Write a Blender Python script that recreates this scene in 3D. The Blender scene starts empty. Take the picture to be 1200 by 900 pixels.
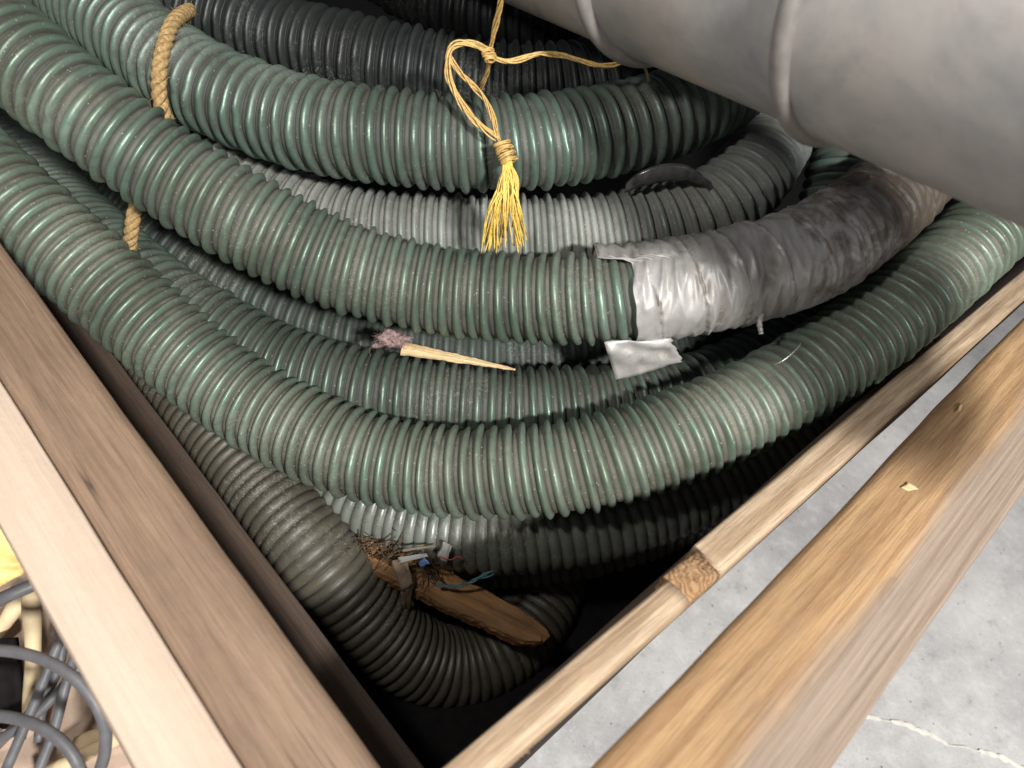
import bpy, math, random
import numpy as np
from mathutils import Vector, Matrix, noise as mn

random.seed(4)
rng = np.random.RandomState(4)
scene = bpy.context.scene
COL = scene.collection

# ------------------------------------------------------------------ camera
CAM_Z = 1.30
F_PX = 876.0                       # focal length for a 1200 px wide picture
PITCH = math.atan2(859, 876)
ROLL = math.atan2(0.2536, 0.967)
fwd = np.array([0, math.cos(PITCH), -math.sin(PITCH)])
R0 = np.array([1.0, 0, 0])
D0 = np.cross(fwd, R0)
right = math.cos(ROLL) * R0 - math.sin(ROLL) * D0
down = math.sin(ROLL) * R0 + math.cos(ROLL) * D0
CAM = np.array([0, 0, CAM_Z])
UP0 = np.array([0, 0, 1.0])
AX = np.array([math.sin(math.radians(36.6)), math.cos(math.radians(36.6)), 0])    # along the right rail
BX = np.array([-math.sin(math.radians(53.4)), math.cos(math.radians(53.4)), 0])   # along the left rail
UP = np.array([0, 0, 1.0])

cam_data = bpy.data.cameras.new('camera')
cam = bpy.data.objects.new('camera', cam_data)
COL.objects.link(cam)
cam_data.sensor_width = 36
cam_data.lens = 36 * F_PX / 1200
cam_data.clip_start = 0.02
cam_data.clip_end = 100
m = Matrix.Identity(4)
for i in range(3):
    m[i][0] = right[i]; m[i][1] = -down[i]; m[i][2] = -fwd[i]; m[i][3] = CAM[i]
cam.matrix_world = m
cam_data.dof.use_dof = True
cam_data.dof.focus_distance = 0.90
cam_data.dof.aperture_fstop = 4.4
scene.camera = cam

# ------------------------------------------------------------------ light
world = bpy.data.worlds.new('World')
scene.world = world
world.use_nodes = True
wb = world.node_tree.nodes['Background']
wb.inputs[0].default_value = (0.80, 0.86, 1.0, 1)
wb.inputs[1].default_value = 0.085

def lamp(name, loc, power, radius, color):
    d = bpy.data.lights.new(name, 'POINT')
    d.energy = power; d.shadow_soft_size = radius; d.color = color
    o = bpy.data.objects.new(name, d); COL.objects.link(o); o.location = loc
    return o
lamp('hand_lamp', CAM - 0.31 * right - 0.26 * down + 0.02 * fwd, 12.0, 0.04, (1.0, 0.97, 0.93))
def ceiling(name, loc, target, size, power, color):
    d = bpy.data.lights.new(name, 'AREA'); d.shape = 'RECTANGLE'; d.size, d.size_y = size; d.energy = power; d.color = color
    o = bpy.data.objects.new(name, d); COL.objects.link(o); o.location = loc
    o.rotation_euler = (Vector(target) - Vector(loc)).to_track_quat('-Z', 'Y').to_euler()
    return o
ceiling('ceiling_light', AX * -0.55 - BX * 2.15 + np.array([0, 0, 3.0]), AX * 0.8 + np.array([0, 0, 0.2]), (0.30, 0.25), 180.0, (1.0, 0.985, 0.96))
d = bpy.data.lights.new('added_floor_spot', 'SPOT'); d.energy = 46.0; d.spot_size = math.radians(62); d.spot_blend = 0.5; d.shadow_soft_size = 0.12; d.color = (1.0, 0.97, 0.935)  # invented spot, added to brighten the floor while its cone spares the hoses
spot = bpy.data.objects.new('added_floor_spot', d); COL.objects.link(spot)
spot.location = AX * 0.9 - BX * 1.5 + UP0 * 1.7
spot.rotation_euler = (Vector(AX * 1.0 - BX * 0.25) - spot.location).to_track_quat('-Z', 'Y').to_euler()

scene.view_settings.view_transform = 'Standard'
scene.view_settings.look = 'None'
scene.view_settings.exposure = 0.25
scene.view_settings.gamma = 1.0
scene.view_settings.use_curve_mapping = False

# ------------------------------------------------------------------ geometry helpers
def ray(x, y): return fwd + (x - 600) / F_PX * right + (y - 450) / F_PX * down
def PD(x, y, dep): return CAM + ray(x, y) * dep
def PZ(x, y, z):
    v = ray(x, y); return CAM + v * ((z - CAM_Z) / v[2])
def box(a, b, z): return AX * a + BX * b + UP * z

def link(name, verts, faces, mat, parent=None, smooth=True, attrs=None):
    me = bpy.data.meshes.new(name)
    verts = np.asarray(verts, dtype=np.float32)
    if isinstance(faces, np.ndarray):
        k = faces.shape[1]
        me.vertices.add(len(verts)); me.vertices.foreach_set('co', verts.ravel())
        me.loops.add(faces.size); me.loops.foreach_set('vertex_index', faces.astype(np.int32).ravel())
        me.polygons.add(len(faces))
        me.polygons.foreach_set('loop_start', np.arange(0, faces.size, k, dtype=np.int32))
        me.update(calc_edges=True)
    else:
        me.from_pydata([tuple(map(float, v)) for v in verts], [], faces)
    for k, v in (attrs or {}).items():
        at = me.attributes.new(k, 'FLOAT', 'POINT'); at.data.foreach_set('value', np.asarray(v, np.float32))
    me.validate()
    me.polygons.foreach_set('use_smooth', [smooth] * len(me.polygons))
    me.materials.append(mat)
    o = bpy.data.objects.new(name, me); COL.objects.link(o)
    if parent: o.parent = parent
    return o

def tag(o, label, cat, group=None):
    o['label'] = label; o['category'] = cat
    if group: o['group'] = group
    return o

def empty(name, loc):
    o = bpy.data.objects.new(name, None); COL.objects.link(o); o.location = loc
    o.empty_display_size = 0.05
    bpy.context.view_layer.update()
    return o

def adopt(child, parent):
    child.parent = parent
    child.matrix_parent_inverse = Matrix.Translation(-Vector(parent.location))
    return child

def spline(pts, step=0.002):
    P = np.asarray(pts, float)
    P = np.vstack([2 * P[0] - P[1], P, 2 * P[-1] - P[-2]])
    out = []
    for i in range(1, len(P) - 2):
        p0, p1, p2, p3 = P[i - 1], P[i], P[i + 1], P[i + 2]
        t = np.linspace(0, 1, 40, endpoint=False)[:, None]
        out.append(0.5 * ((2 * p1) + (-p0 + p2) * t + (2 * p0 - 5 * p1 + 4 * p2 - p3) * t ** 2 + (-p0 + 3 * p1 - 3 * p2 + p3) * t ** 3))
    Q = np.vstack(out + [P[-2:-1]])
    s = np.concatenate([[0], np.cumsum(np.linalg.norm(np.diff(Q, axis=0), axis=1))])
    n = max(4, int(s[-1] / step))
    u = np.linspace(0, s[-1], n)
    Q = np.stack([np.interp(u, s, Q[:, k]) for k in range(3)], 1)
    return Q, u

def smooth_path(Q, k):
    for _ in range(k):
        Q[1:-1] = 0.25 * Q[:-2] + 0.5 * Q[1:-1] + 0.25 * Q[2:]
    return Q

def frames(Q):
    T = np.gradient(Q, axis=0); T /= np.linalg.norm(T, axis=1)[:, None]
    N = np.zeros_like(T)
    n = np.cross(T[0], [0.13, 0.2, 1.0]); n /= np.linalg.norm(n)
    for i in range(len(T)):
        n = n - T[i] * (n @ T[i]); n /= np.linalg.norm(n); N[i] = n
    return T, N, np.cross(T, N)

def tube(pts, r, step=0.003, n=8, raw=False):
    """verts, faces of a tube; r is a number or a function of the 0..1 position"""
    Q, u = (np.asarray(pts, float), None) if raw else spline(pts, step)
    T, N, B = frames(Q)
    th = np.linspace(0, 2 * math.pi, n, endpoint=False)
    t = np.linspace(0, 1, len(Q))
    rr = np.array([r(x) for x in t]) if callable(r) else np.full(len(Q), r)
    V = Q[:, None] + rr[:, None, None] * (np.cos(th)[None, :, None] * N[:, None] + np.sin(th)[None, :, None] * B[:, None])
    V = V.reshape(-1, 3)
    F = []
    for i in range(len(Q) - 1):
        for j in range(n):
            k = (j + 1) % n
            F.append((i * n + j, i * n + k, (i + 1) * n + k, (i + 1) * n + j))
    F.append(tuple(range(n))[::-1]); F.append(tuple((len(Q) - 1) * n + j for j in range(n)))
    return V, F

def join(parts):
    V, F, o = [], [], 0
    for v, f in parts:
        V.append(v); F += [tuple(i + o for i in q) for q in f]; o += len(v)
    return np.vstack(V), F

# ------------------------------------------------------------------ materials
class NT:
    def __init__(s, name):
        s.m = bpy.data.materials.new(name); s.m.use_nodes = True
        s.t = s.m.node_tree; s.b = s.t.nodes['Principled BSDF']
    def n(s, kind, **kw):
        x = s.t.nodes.new(kind)
        for k, v in kw.items(): setattr(x, k, v)
        return x
    def l(s, a, b): s.t.links.new(a, b)
    def noise(s, vec, scale, detail=4, rough=0.55, dist=0):
        x = s.n('ShaderNodeTexNoise'); x.inputs['Scale'].default_value = scale; x.inputs['Detail'].default_value = detail
        x.inputs['Roughness'].default_value = rough; x.inputs['Distortion'].default_value = dist
        if vec is not None: s.l(vec, x.inputs['Vector'])
        return x.outputs['Fac']
    def ramp(s, fac, stops):
        x = s.n('ShaderNodeValToRGB'); e = x.color_ramp.elements
        while len(e) < len(stops): e.new(0.5)
        for k, (p, c) in enumerate(stops):
            e[k].position = p; e[k].color = (*c, 1) if not np.isscalar(c) else (c, c, c, 1)
        s.l(fac, x.inputs['Fac']); return x.outputs['Color']
    def mix(s, fac, a, b, blend='MIX'):
        x = s.n('ShaderNodeMix', data_type='RGBA', blend_type=blend)
        for sock, v in ((x.inputs[0], fac), (x.inputs[6], a), (x.inputs[7], b)):
            if isinstance(v, bpy.types.NodeSocket): s.l(v, sock)
            elif np.isscalar(v): sock.default_value = v
            else: sock.default_value = (*v, 1)
        return x.outputs[2]
    def math(s, op, a, b=0.0):
        x = s.n('ShaderNodeMath', operation=op)
        for k, v in enumerate((a, b)):
            if isinstance(v, bpy.types.NodeSocket): s.l(v, x.inputs[k])
            else: x.inputs[k].default_value = v
        return x.outputs[0]
    def attr(s, name):
        x = s.n('ShaderNodeAttribute'); x.attribute_name = name; return x.outputs['Fac']
    def obj(s, scale=(1, 1, 1)):
        c = s.n('ShaderNodeTexCoord'); mp = s.n('ShaderNodeMapping'); mp.inputs['Scale'].default_value = scale
        s.l(c.outputs['Object'], mp.inputs['Vector']); return mp.outputs['Vector']
    def bump(s, h, strength, dist, prev=None):
        x = s.n('ShaderNodeBump'); x.inputs['Strength'].default_value = strength; x.inputs['Distance'].default_value = dist
        s.l(h, x.inputs['Height'])
        if prev is not None: s.l(prev, x.inputs['Normal'])
        return x.outputs['Normal']
    def out(s, color=None, rough=None, normal=None, metallic=None, **kw):
        for nm, v in (('Base Color', color), ('Roughness', rough), ('Normal', normal), ('Metallic', metallic)):
            if v is None: continue
            if isinstance(v, bpy.types.NodeSocket): s.l(v, s.b.inputs[nm])
            elif np.isscalar(v): s.b.inputs[nm].default_value = v
            else: s.b.inputs[nm].default_value = (*v, 1)
        for k, v in kw.items(): s.b.inputs[k].default_value = v
        return s.m

def hose_mat(name, green, valley, dust, dust_amt, rough=0.42, sheen=0.38):
    s = NT(name)
    o = s.obj()
    rib = s.attr('rib')
    big = s.noise(o, 9, 4)
    mid = s.noise(o, 45, 5, 0.6)
    fine = s.noise(o, 420, 3, 0.7)
    g2 = tuple(x * 0.68 for x in green)
    crest = s.mix(s.ramp(mid, [(0.35, 0.0), (0.7, 1.0)]), green, g2)
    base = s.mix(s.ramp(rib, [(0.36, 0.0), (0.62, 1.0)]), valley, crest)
    geo = s.n('ShaderNodeNewGeometry'); sep = s.n('ShaderNodeSeparateXYZ'); s.l(geo.outputs['Normal'], sep.inputs[0])
    upw = s.ramp(sep.outputs['Z'], [(0.0, 0.55), (1.0, 1.0)])
    dm = s.math('ADD', s.math('MULTIPLY', big, 0.6), s.math('MULTIPLY', mid, 0.4))
    dm = s.ramp(dm, [(0.38, 0.06), (0.60, 1.0)])
    dm = s.math('MULTIPLY', s.math('MULTIPLY', dm, upw), dust_amt)
    dm = s.math('MULTIPLY', dm, s.ramp(fine, [(0.3, 0.7), (0.7, 1.15)]))
    col = s.mix(dm, base, dust)
    lg = s.ramp(s.noise(o, 5.5, 3, 0.6), [(0.36, 0.0), (0.64, 1.0)])
    col = s.mix(lg, s.mix(1.0, col, (0.66, 0.64, 0.58), 'MULTIPLY'), s.mix(1.0, col, (1.12, 1.12, 1.10), 'MULTIPLY'))
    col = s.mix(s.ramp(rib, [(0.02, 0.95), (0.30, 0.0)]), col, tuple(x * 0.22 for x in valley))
    v = s.n('ShaderNodeTexVoronoi'); v.inputs['Scale'].default_value = 230; s.l(o, v.inputs['Vector'])
    sp = s.math('MULTIPLY', s.ramp(v.outputs['Distance'], [(0.12, 1.0), (0.22, 0.0)]), s.ramp(s.noise(o, 130, 2), [(0.54, 0.0), (0.62, 0.9)]))
    col = s.mix(sp, col, tuple(min(0.5, 2.0 * x) for x in dust))
    sc = s.noise(s.obj((1, 1, 1)), 60, 3, 0.6, 2.5)
    scr = s.ramp(sc, [(0.488, 0.0), (0.5, 0.6), (0.512, 0.0)])
    col = s.mix(s.math('MULTIPLY', scr, s.ramp(big, [(0.5, 0.0), (0.62, 1.0)])), col, (0.42, 0.45, 0.38))
    gm = s.ramp(s.noise(s.obj((1, 1, 1)), 34, 6, 0.75, 1.2), [(0.50, 0.0), (0.66, 0.75)])
    col = s.mix(s.math('MULTIPLY', gm, s.ramp(fine, [(0.35, 0.35), (0.6, 1.0)])), col, tuple(0.42 * x for x in dust))
    rg = s.math('ADD', s.math('MULTIPLY', dm, 0.26), s.math('ADD', rough - 0.08, s.math('MULTIPLY', mid, 0.14)))
    nb = s.bump(mid, 0.35, 0.0016)
    nb = s.bump(fine, 0.22, 0.0005, nb)
    rg = s.math('ADD', rg, s.ramp(rib, [(0.35, 0.16), (0.70, 0.0)]))
    met = s.math('MULTIPLY', s.math('MULTIPLY', s.math('SUBTRACT', 1.0, dm), rib), sheen)
    return s.out(col, rg, nb, met)

def wood_mat(name, light, dark, grain=1.0, rough=0.72, dirt=0.25, stain=(0.13, 0.09, 0.06), knots=True, crack=0.0, weather=None, lines=0.34):
    s = NT(name)
    o = s.obj((1, 1, 1))
    lng = s.obj((0.055, 1, 1))
    lng2 = s.obj((0.02, 1, 1))
    wob = s.noise(s.obj((0.25, 1, 1)), 14, 3)
    w = s.n('ShaderNodeTexWave', wave_type='RINGS', rings_direction='X'); w.inputs['Scale'].default_value = 26 * grain
    w.inputs['Distortion'].default_value = 5.0; w.inputs['Detail'].default_value = 3; w.inputs['Detail Scale'].default_value = 1.6
    mp = s.n('ShaderNodeMapping'); mp.inputs['Scale'].default_value = (0.10, 1, 1); mp.inputs['Location'].default_value = (0.0, 0.11, 0.16)
    c = s.n('ShaderNodeTexCoord'); s.l(c.outputs['Object'], mp.inputs['Vector']); s.l(mp.outputs['Vector'], w.inputs['Vector'])
    fib = s.noise(lng, 700, 4, 0.75)
    fib2 = s.noise(lng2, 190, 6, 0.7)
    f = s.math('ADD', s.math('MULTIPLY', w.outputs['Fac'], 0.16), s.math('ADD', s.math('MULTIPLY', fib, 0.32), s.math('MULTIPLY', fib2, 0.52)))
    col = s.mix(s.ramp(f, [(0.36, 0.0), (0.62, 1.0)]), dark, light)
    ln = s.ramp(s.noise(s.obj((0.03, 1, 1)), 420, 3, 0.6), [(0.40, lines), (0.50, 0.0)])
    col = s.mix(ln, col, tuple(0.55 * x for x in dark))
    kv = s.n('ShaderNodeTexVoronoi'); kv.inputs['Scale'].default_value = 7.5; kv.inputs['Randomness'].default_value = 1.0; s.l(s.obj((0.55, 1, 1)), kv.inputs['Vector'])
    kd = s.math('ADD', kv.outputs['Distance'], s.math('MULTIPLY', s.math('SUBTRACT', s.noise(o, 90, 3), 0.5), 0.05))
    kn = s.ramp(kd, [(0.03, 0.85), (0.055, 0.35), (0.085, 0.5), (0.11, 0.0)])
    col = s.mix(kn, col, tuple(0.45 * x for x in dark))
    dr = s.ramp(s.noise(s.obj((0.35, 1, 1)), 22, 6, 0.65), [(0.48, 0.0), (0.72, 1.0)])
    col = s.mix(s.math('MULTIPLY', dr, dirt), col, stain)
    if weather:
        sx = s.n('ShaderNodeSeparateXYZ'); s.l(o, sx.inputs[0])
        yy = s.math('ADD', sx.outputs['Y'], s.math('MULTIPLY', s.math('SUBTRACT', s.noise(s.obj((0.3, 1, 1)), 16, 5, 0.6), 0.5), 0.05))
        wf = s.n('ShaderNodeMapRange'); wf.inputs[1].default_value = weather[0]; wf.inputs[2].default_value = weather[1]; wf.inputs[3].default_value = 0; wf.inputs[4].default_value = 0.85
        s.l(yy, wf.inputs[0]); col = s.mix(wf.outputs[0], col, s.mix(s.ramp(fib2, [(0.35, 0.0), (0.65, 1.0)]), (0.17, 0.13, 0.10), (0.30, 0.245, 0.20)))
    speck = s.ramp(s.noise(s.obj((0.3, 1, 1)), 300, 3, 0.6), [(0.70, 0.0), (0.76, 0.25)])
    col = s.mix(speck, col, tuple(min(1, x * 1.5) for x in light))
    if crack:
        ck = s.ramp(s.noise(s.obj((0.012, 1, 1)), 46, 2, 0.4), [(0.5 - 0.006, 0.0), (0.5, crack), (0.5 + 0.006, 0.0)])
        col = s.mix(s.math('MULTIPLY', ck, s.ramp(s.noise(o, 7, 2), [(0.48, 0.0), (0.56, 1.0)])), col, tuple(x * 0.3 for x in dark))
    nb = s.bump(f, 0.8, 0.002)
    nb = s.bump(s.noise(o, 55, 4), 0.3, 0.002, nb)
    return s.out(col, rough, nb)

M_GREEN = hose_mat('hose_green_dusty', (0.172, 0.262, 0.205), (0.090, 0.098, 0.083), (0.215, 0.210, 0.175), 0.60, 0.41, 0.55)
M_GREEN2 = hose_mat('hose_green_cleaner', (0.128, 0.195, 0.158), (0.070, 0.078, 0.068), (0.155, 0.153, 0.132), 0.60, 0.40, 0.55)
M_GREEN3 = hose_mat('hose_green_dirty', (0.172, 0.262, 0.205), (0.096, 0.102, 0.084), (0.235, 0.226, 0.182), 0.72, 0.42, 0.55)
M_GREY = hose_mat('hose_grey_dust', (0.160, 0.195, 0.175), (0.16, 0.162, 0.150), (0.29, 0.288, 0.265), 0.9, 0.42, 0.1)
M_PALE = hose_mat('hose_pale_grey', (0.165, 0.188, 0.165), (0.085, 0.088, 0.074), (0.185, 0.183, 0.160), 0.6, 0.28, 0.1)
M_BROWN = hose_mat('hose_brown_grey', (0.090, 0.080, 0.060), (0.042, 0.038, 0.029), (0.095, 0.084, 0.064), 0.7, 0.42, 0.1)  # brown grey hose, albedo also cut to carry the corner's shade
M_DARK = hose_mat('hose_shade_dark', (0.023, 0.029, 0.028), (0.015, 0.018, 0.018), (0.034, 0.036, 0.035), 0.6, 0.42, 0.1)  # hose colour taken near black to paint in the pipe's shade
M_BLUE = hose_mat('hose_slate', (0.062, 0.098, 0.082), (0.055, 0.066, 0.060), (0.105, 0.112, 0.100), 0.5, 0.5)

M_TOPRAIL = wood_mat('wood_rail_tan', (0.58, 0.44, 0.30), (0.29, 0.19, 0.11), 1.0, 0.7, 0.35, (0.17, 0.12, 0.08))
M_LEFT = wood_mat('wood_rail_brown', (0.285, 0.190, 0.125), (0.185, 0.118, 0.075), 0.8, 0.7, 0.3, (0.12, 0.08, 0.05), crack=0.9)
M_PALEPLANK = wood_mat('wood_plank_pale', (0.58, 0.455, 0.35), (0.51, 0.395, 0.30), 0.7, 0.75, 0.12, (0.5, 0.42, 0.34), lines=0.08)
M_BEAM = wood_mat('wood_beam_orange', (0.46, 0.29, 0.145), (0.27, 0.15, 0.068), 0.7, 0.7, 0.35, (0.24, 0.17, 0.11), weather=(-0.036, -0.056))
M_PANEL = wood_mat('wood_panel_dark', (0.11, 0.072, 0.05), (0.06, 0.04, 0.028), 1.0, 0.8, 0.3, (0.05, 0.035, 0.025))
M_BROKEN = wood_mat('wood_broken_orange', (0.34, 0.17, 0.055), (0.15, 0.07, 0.022), 1.0, 0.7, 0.35, (0.12, 0.07, 0.04))
M_SPLINT = wood_mat('wood_splinter', (0.80, 0.60, 0.34), (0.55, 0.36, 0.17), 1.5, 0.7, 0.1)
def endgrain_mat():
    s = NT('wood_end_grain'); o = s.obj()
    mp = s.n('ShaderNodeMapping'); mp.inputs['Location'].default_value = (-0.060, 0.012, 0); s.l(o, mp.inputs['Vector'])
    w = s.n('ShaderNodeTexWave', wave_type='RINGS', rings_direction='Z'); w.inputs['Scale'].default_value = 48
    w.inputs['Distortion'].default_value = 11.0; w.inputs['Detail'].default_value = 5; w.inputs['Detail Scale'].default_value = 1.6
    s.l(mp.outputs['Vector'], w.inputs['Vector'])
    n1 = s.noise(o, 120, 5, 0.7); n2 = s.noise(o, 40, 4)
    col = s.mix(w.outputs['Fac'], (0.27, 0.15, 0.07), (0.42, 0.25, 0.125))
    col = s.mix(s.ramp(n1, [(0.52, 0.0), (0.68, 0.8)]), col, (0.085, 0.045, 0.022))
    col = s.mix(s.ramp(n2, [(0.52, 0.0), (0.7, 0.6)]), col, (0.60, 0.42, 0.25))
    return s.out(col, 0.85, s.bump(w.outputs['Fac'], 0.6, 0.002, s.bump(n1, 0.8, 0.003)))
M_ENDGRAIN = endgrain_mat()

def plain(name, color, rough=0.6, var=0.3, scale=60, metallic=0.0, bump=0.3, dist=0.001, stretch=(1, 1, 1)):
    s = NT(name); o = s.obj(stretch)
    n1 = s.noise(o, scale, 5, 0.6)
    col = s.mix(s.ramp(n1, [(0.3, 0.0), (0.7, 1.0)]), tuple(c * (1 - var) for c in color), tuple(min(1, c * (1 + var * 0.6)) for c in color))
    return s.out(col, rough, s.bump(n1, bump, dist), metallic)

M_ROPE = plain('rope_jute', (0.38, 0.25, 0.105), 0.85, 0.5, 300)
M_TWINE = plain('twine_straw', (0.58, 0.38, 0.13), 0.55, 0.4, 260)
M_TASSEL = plain('twine_yellow', (0.82, 0.58, 0.13), 0.5, 0.35, 260)
M_STRAP = plain('strap_black', (0.20, 0.195, 0.19), 0.28, 0.5, 80, 0.6)
M_LINT = plain('lint_mauve', (0.26, 0.17, 0.16), 0.95, 0.6, 240, bump=1.0, dist=0.002)
M_CARD = plain('card_brown', (0.19, 0.135, 0.09), 0.85, 0.3, 90)
M_PAPER = plain('paper_grey', (0.26, 0.245, 0.23), 0.85, 0.2, 90)  # card, paper and wire colours dimmed to carry the corner's shade
M_BLUEPL = plain('plastic_blue', (0.08, 0.15, 0.32), 0.45, 0.2, 90)
M_TEAL = plain('wire_teal', (0.06, 0.13, 0.15), 0.5, 0.2, 90)
M_RED = plain('thread_red', (0.40, 0.08, 0.07), 0.7, 0.2, 90)
M_FIBRE = plain('fibre_brown', (0.085, 0.052, 0.03), 0.9, 0.5, 200)
M_COBWEB = plain('fibre_pale', (0.52, 0.50, 0.44), 0.8, 0.3, 200)
M_STICK = plain('wood_stick_pale', (0.66, 0.52, 0.32), 0.6, 0.25, 30, stretch=(1, 1, 0.3))
M_CABLE = plain('cable_grey', (0.115, 0.115, 0.122), 0.5, 0.25, 60)
M_BLACK = plain('shade_black', (0.012, 0.011, 0.011), 0.95, 0.3, 60)  # near-black colour that stands for shade in crate bottom and gap
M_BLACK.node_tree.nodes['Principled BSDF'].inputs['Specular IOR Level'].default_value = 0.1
M_YELLOW = plain('foil_yellow', (0.85, 0.63, 0.24), 0.16, 0.4, 40, bump=1.0, dist=0.006)
M_BOARDPINK = plain('board_pinkish', (0.50, 0.37, 0.28), 0.8, 0.25, 30)
M_STEEL = plain('steel_wire', (0.35, 0.34, 0.33), 0.35, 0.2, 60, 0.8)

def tape_mat():
    s = NT('tape_silver'); o = s.obj()
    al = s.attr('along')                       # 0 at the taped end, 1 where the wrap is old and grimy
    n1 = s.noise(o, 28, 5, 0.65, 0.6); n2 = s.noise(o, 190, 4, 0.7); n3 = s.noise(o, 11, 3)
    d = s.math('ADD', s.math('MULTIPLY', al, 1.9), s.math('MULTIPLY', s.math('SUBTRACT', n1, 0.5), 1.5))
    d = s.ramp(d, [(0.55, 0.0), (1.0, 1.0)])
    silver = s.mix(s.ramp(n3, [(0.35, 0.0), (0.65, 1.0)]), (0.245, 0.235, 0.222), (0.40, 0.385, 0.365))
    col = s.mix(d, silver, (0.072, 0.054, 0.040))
    fold = s.attr('fold')
    gr = s.math('MULTIPLY', s.ramp(fold, [(0.12, 1.0), (0.5, 0.0)]), s.ramp(n1, [(0.42, 0.0), (0.60, 0.85)]))
    col = s.mix(gr, col, (0.12, 0.095, 0.07))
    sp = s.ramp(n2, [(0.66, 0.0), (0.72, 0.7)])
    col = s.mix(sp, col, (0.13, 0.10, 0.075))
    met = s.math('SUBTRACT', 0.22, s.math('MULTIPLY', d, 0.2))
    rg = s.math('ADD', s.math('ADD', 0.36, s.math('MULTIPLY', d, 0.15)), s.math('MULTIPLY', n1, 0.26))
    return s.out(col, rg, s.bump(n2, 0.4, 0.0006, s.bump(n1, 0.35, 0.003)), met)
M_TAPE = tape_mat()

def pipe_mat():
    s = NT('galvanised_steel'); o = s.obj()
    n1 = s.noise(o, 9, 6, 0.62, 0.3); n2 = s.noise(o, 40, 5, 0.65); n3 = s.noise(o, 5, 3)
    col = s.mix(s.ramp(n1, [(0.36, 0.0), (0.66, 1.0)]), (0.18, 0.184, 0.19), (0.335, 0.315, 0.295))
    col = s.mix(s.ramp(n3, [(0.50, 0.0), (0.72, 0.55)]), col, (0.40, 0.32, 0.25))
    col = s.mix(s.ramp(n2, [(0.55, 0.0), (0.75, 0.4)]), col, (0.19, 0.19, 0.195))
    return s.out(col, s.math('ADD', 0.42, s.math('MULTIPLY', n2, 0.25)), s.bump(n2, 0.2, 0.002), 0.15)
M_PIPE = pipe_mat()

M_RING = plain('ring_steel', (0.20, 0.185, 0.17), 0.55, 0.35, 30, 0.2)

def floor_mat():
    s = NT('concrete'); o = s.obj()
    n1 = s.noise(o, 3.2, 8, 0.62); n2 = s.noise(o, 26, 9, 0.74); n3 = s.noise(o, 190, 5, 0.75)
    col = s.mix(s.ramp(n1, [(0.32, 0.0), (0.68, 1.0)]), (0.36, 0.352, 0.35), (0.58, 0.57, 0.555))
    col = s.mix(s.ramp(n2, [(0.50, 0.0), (0.72, 0.6)]), col, (0.70, 0.69, 0.68))
    col = s.mix(s.ramp(n2, [(0.28, 0.6), (0.44, 0.0)]), col, (0.20, 0.195, 0.19))
    col = s.mix(s.ramp(n3, [(0.58, 0.0), (0.68, 0.6)]), col, (0.17, 0.165, 0.16))
    col = s.mix(s.ramp(n3, [(0.32, 0.5), (0.42, 0.0)]), col, (0.68, 0.665, 0.65))
    pv = s.n('ShaderNodeTexVoronoi'); pv.inputs['Scale'].default_value = 60; s.l(o, pv.inputs['Vector'])
    col = s.mix(s.math('MULTIPLY', s.ramp(pv.outputs['Distance'], [(0.10, 0.9), (0.17, 0.0)]), s.ramp(s.noise(o, 30, 2), [(0.55, 0.0), (0.62, 1.0)])), col, (0.10, 0.095, 0.09))
    sc = s.ramp(s.noise(o, 14, 3, 0.6, 3.0), [(0.490, 0.0), (0.5, 0.5), (0.510, 0.0)])
    col = s.mix(s.math('MULTIPLY', sc, s.ramp(s.noise(o, 6, 2), [(0.5, 0.0), (0.6, 1.0)])), col, (0.66, 0.65, 0.64))
    return s.out(col, 0.7, s.bump(n2, 0.4, 0.004, s.bump(n3, 0.3, 0.001)))
M_FLOOR = floor_mat()
M_FILLER = plain('joint_filler', (0.72, 0.69, 0.62), 0.8, 0.2, 80)

# ------------------------------------------------------------------ setting
fl = link('floor', [(-6, -5, 0), (6, -5, 0), (6, 8, 0), (-6, 8, 0)], [(0, 1, 2, 3)], M_FLOOR, smooth=False)
fl['kind'] = 'structure'
def joint():
    pts = [PZ(x, y, 0.0) for x, y in ((900, 790), (1010, 838), (1060, 850), (1110, 872), (1165, 886), (1210, 906), (1320, 950))]
    Q, u = spline(pts, 0.004)
    T = np.gradient(Q, axis=0); T /= np.linalg.norm(T, axis=1)[:, None]
    S = np.cross(T, UP)
    V, F = [], []
    for i, q in enumerate(Q):
        w = 0.0042 * (0.7 + 0.9 * abs(mn.noise((u[i] * 45, 2, 0)))) * (1.3 if mn.noise((u[i] * 12, 0, 0)) > -0.1 else 0.35)
        j = 0.004 * mn.noise((u[i] * 30, 9, 0))
        for side in (-1, 1):
            V.append(q + S[i] * (side * w + j) + UP * 0.0035)
    for i in range(len(Q) - 1):
        F.append((2 * i, 2 * i + 1, 2 * i + 3, 2 * i + 2))
    return V, F
v, f_ = joint()
link('joint_filler', v, f_, M_FILLER, fl, smooth=False)

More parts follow.
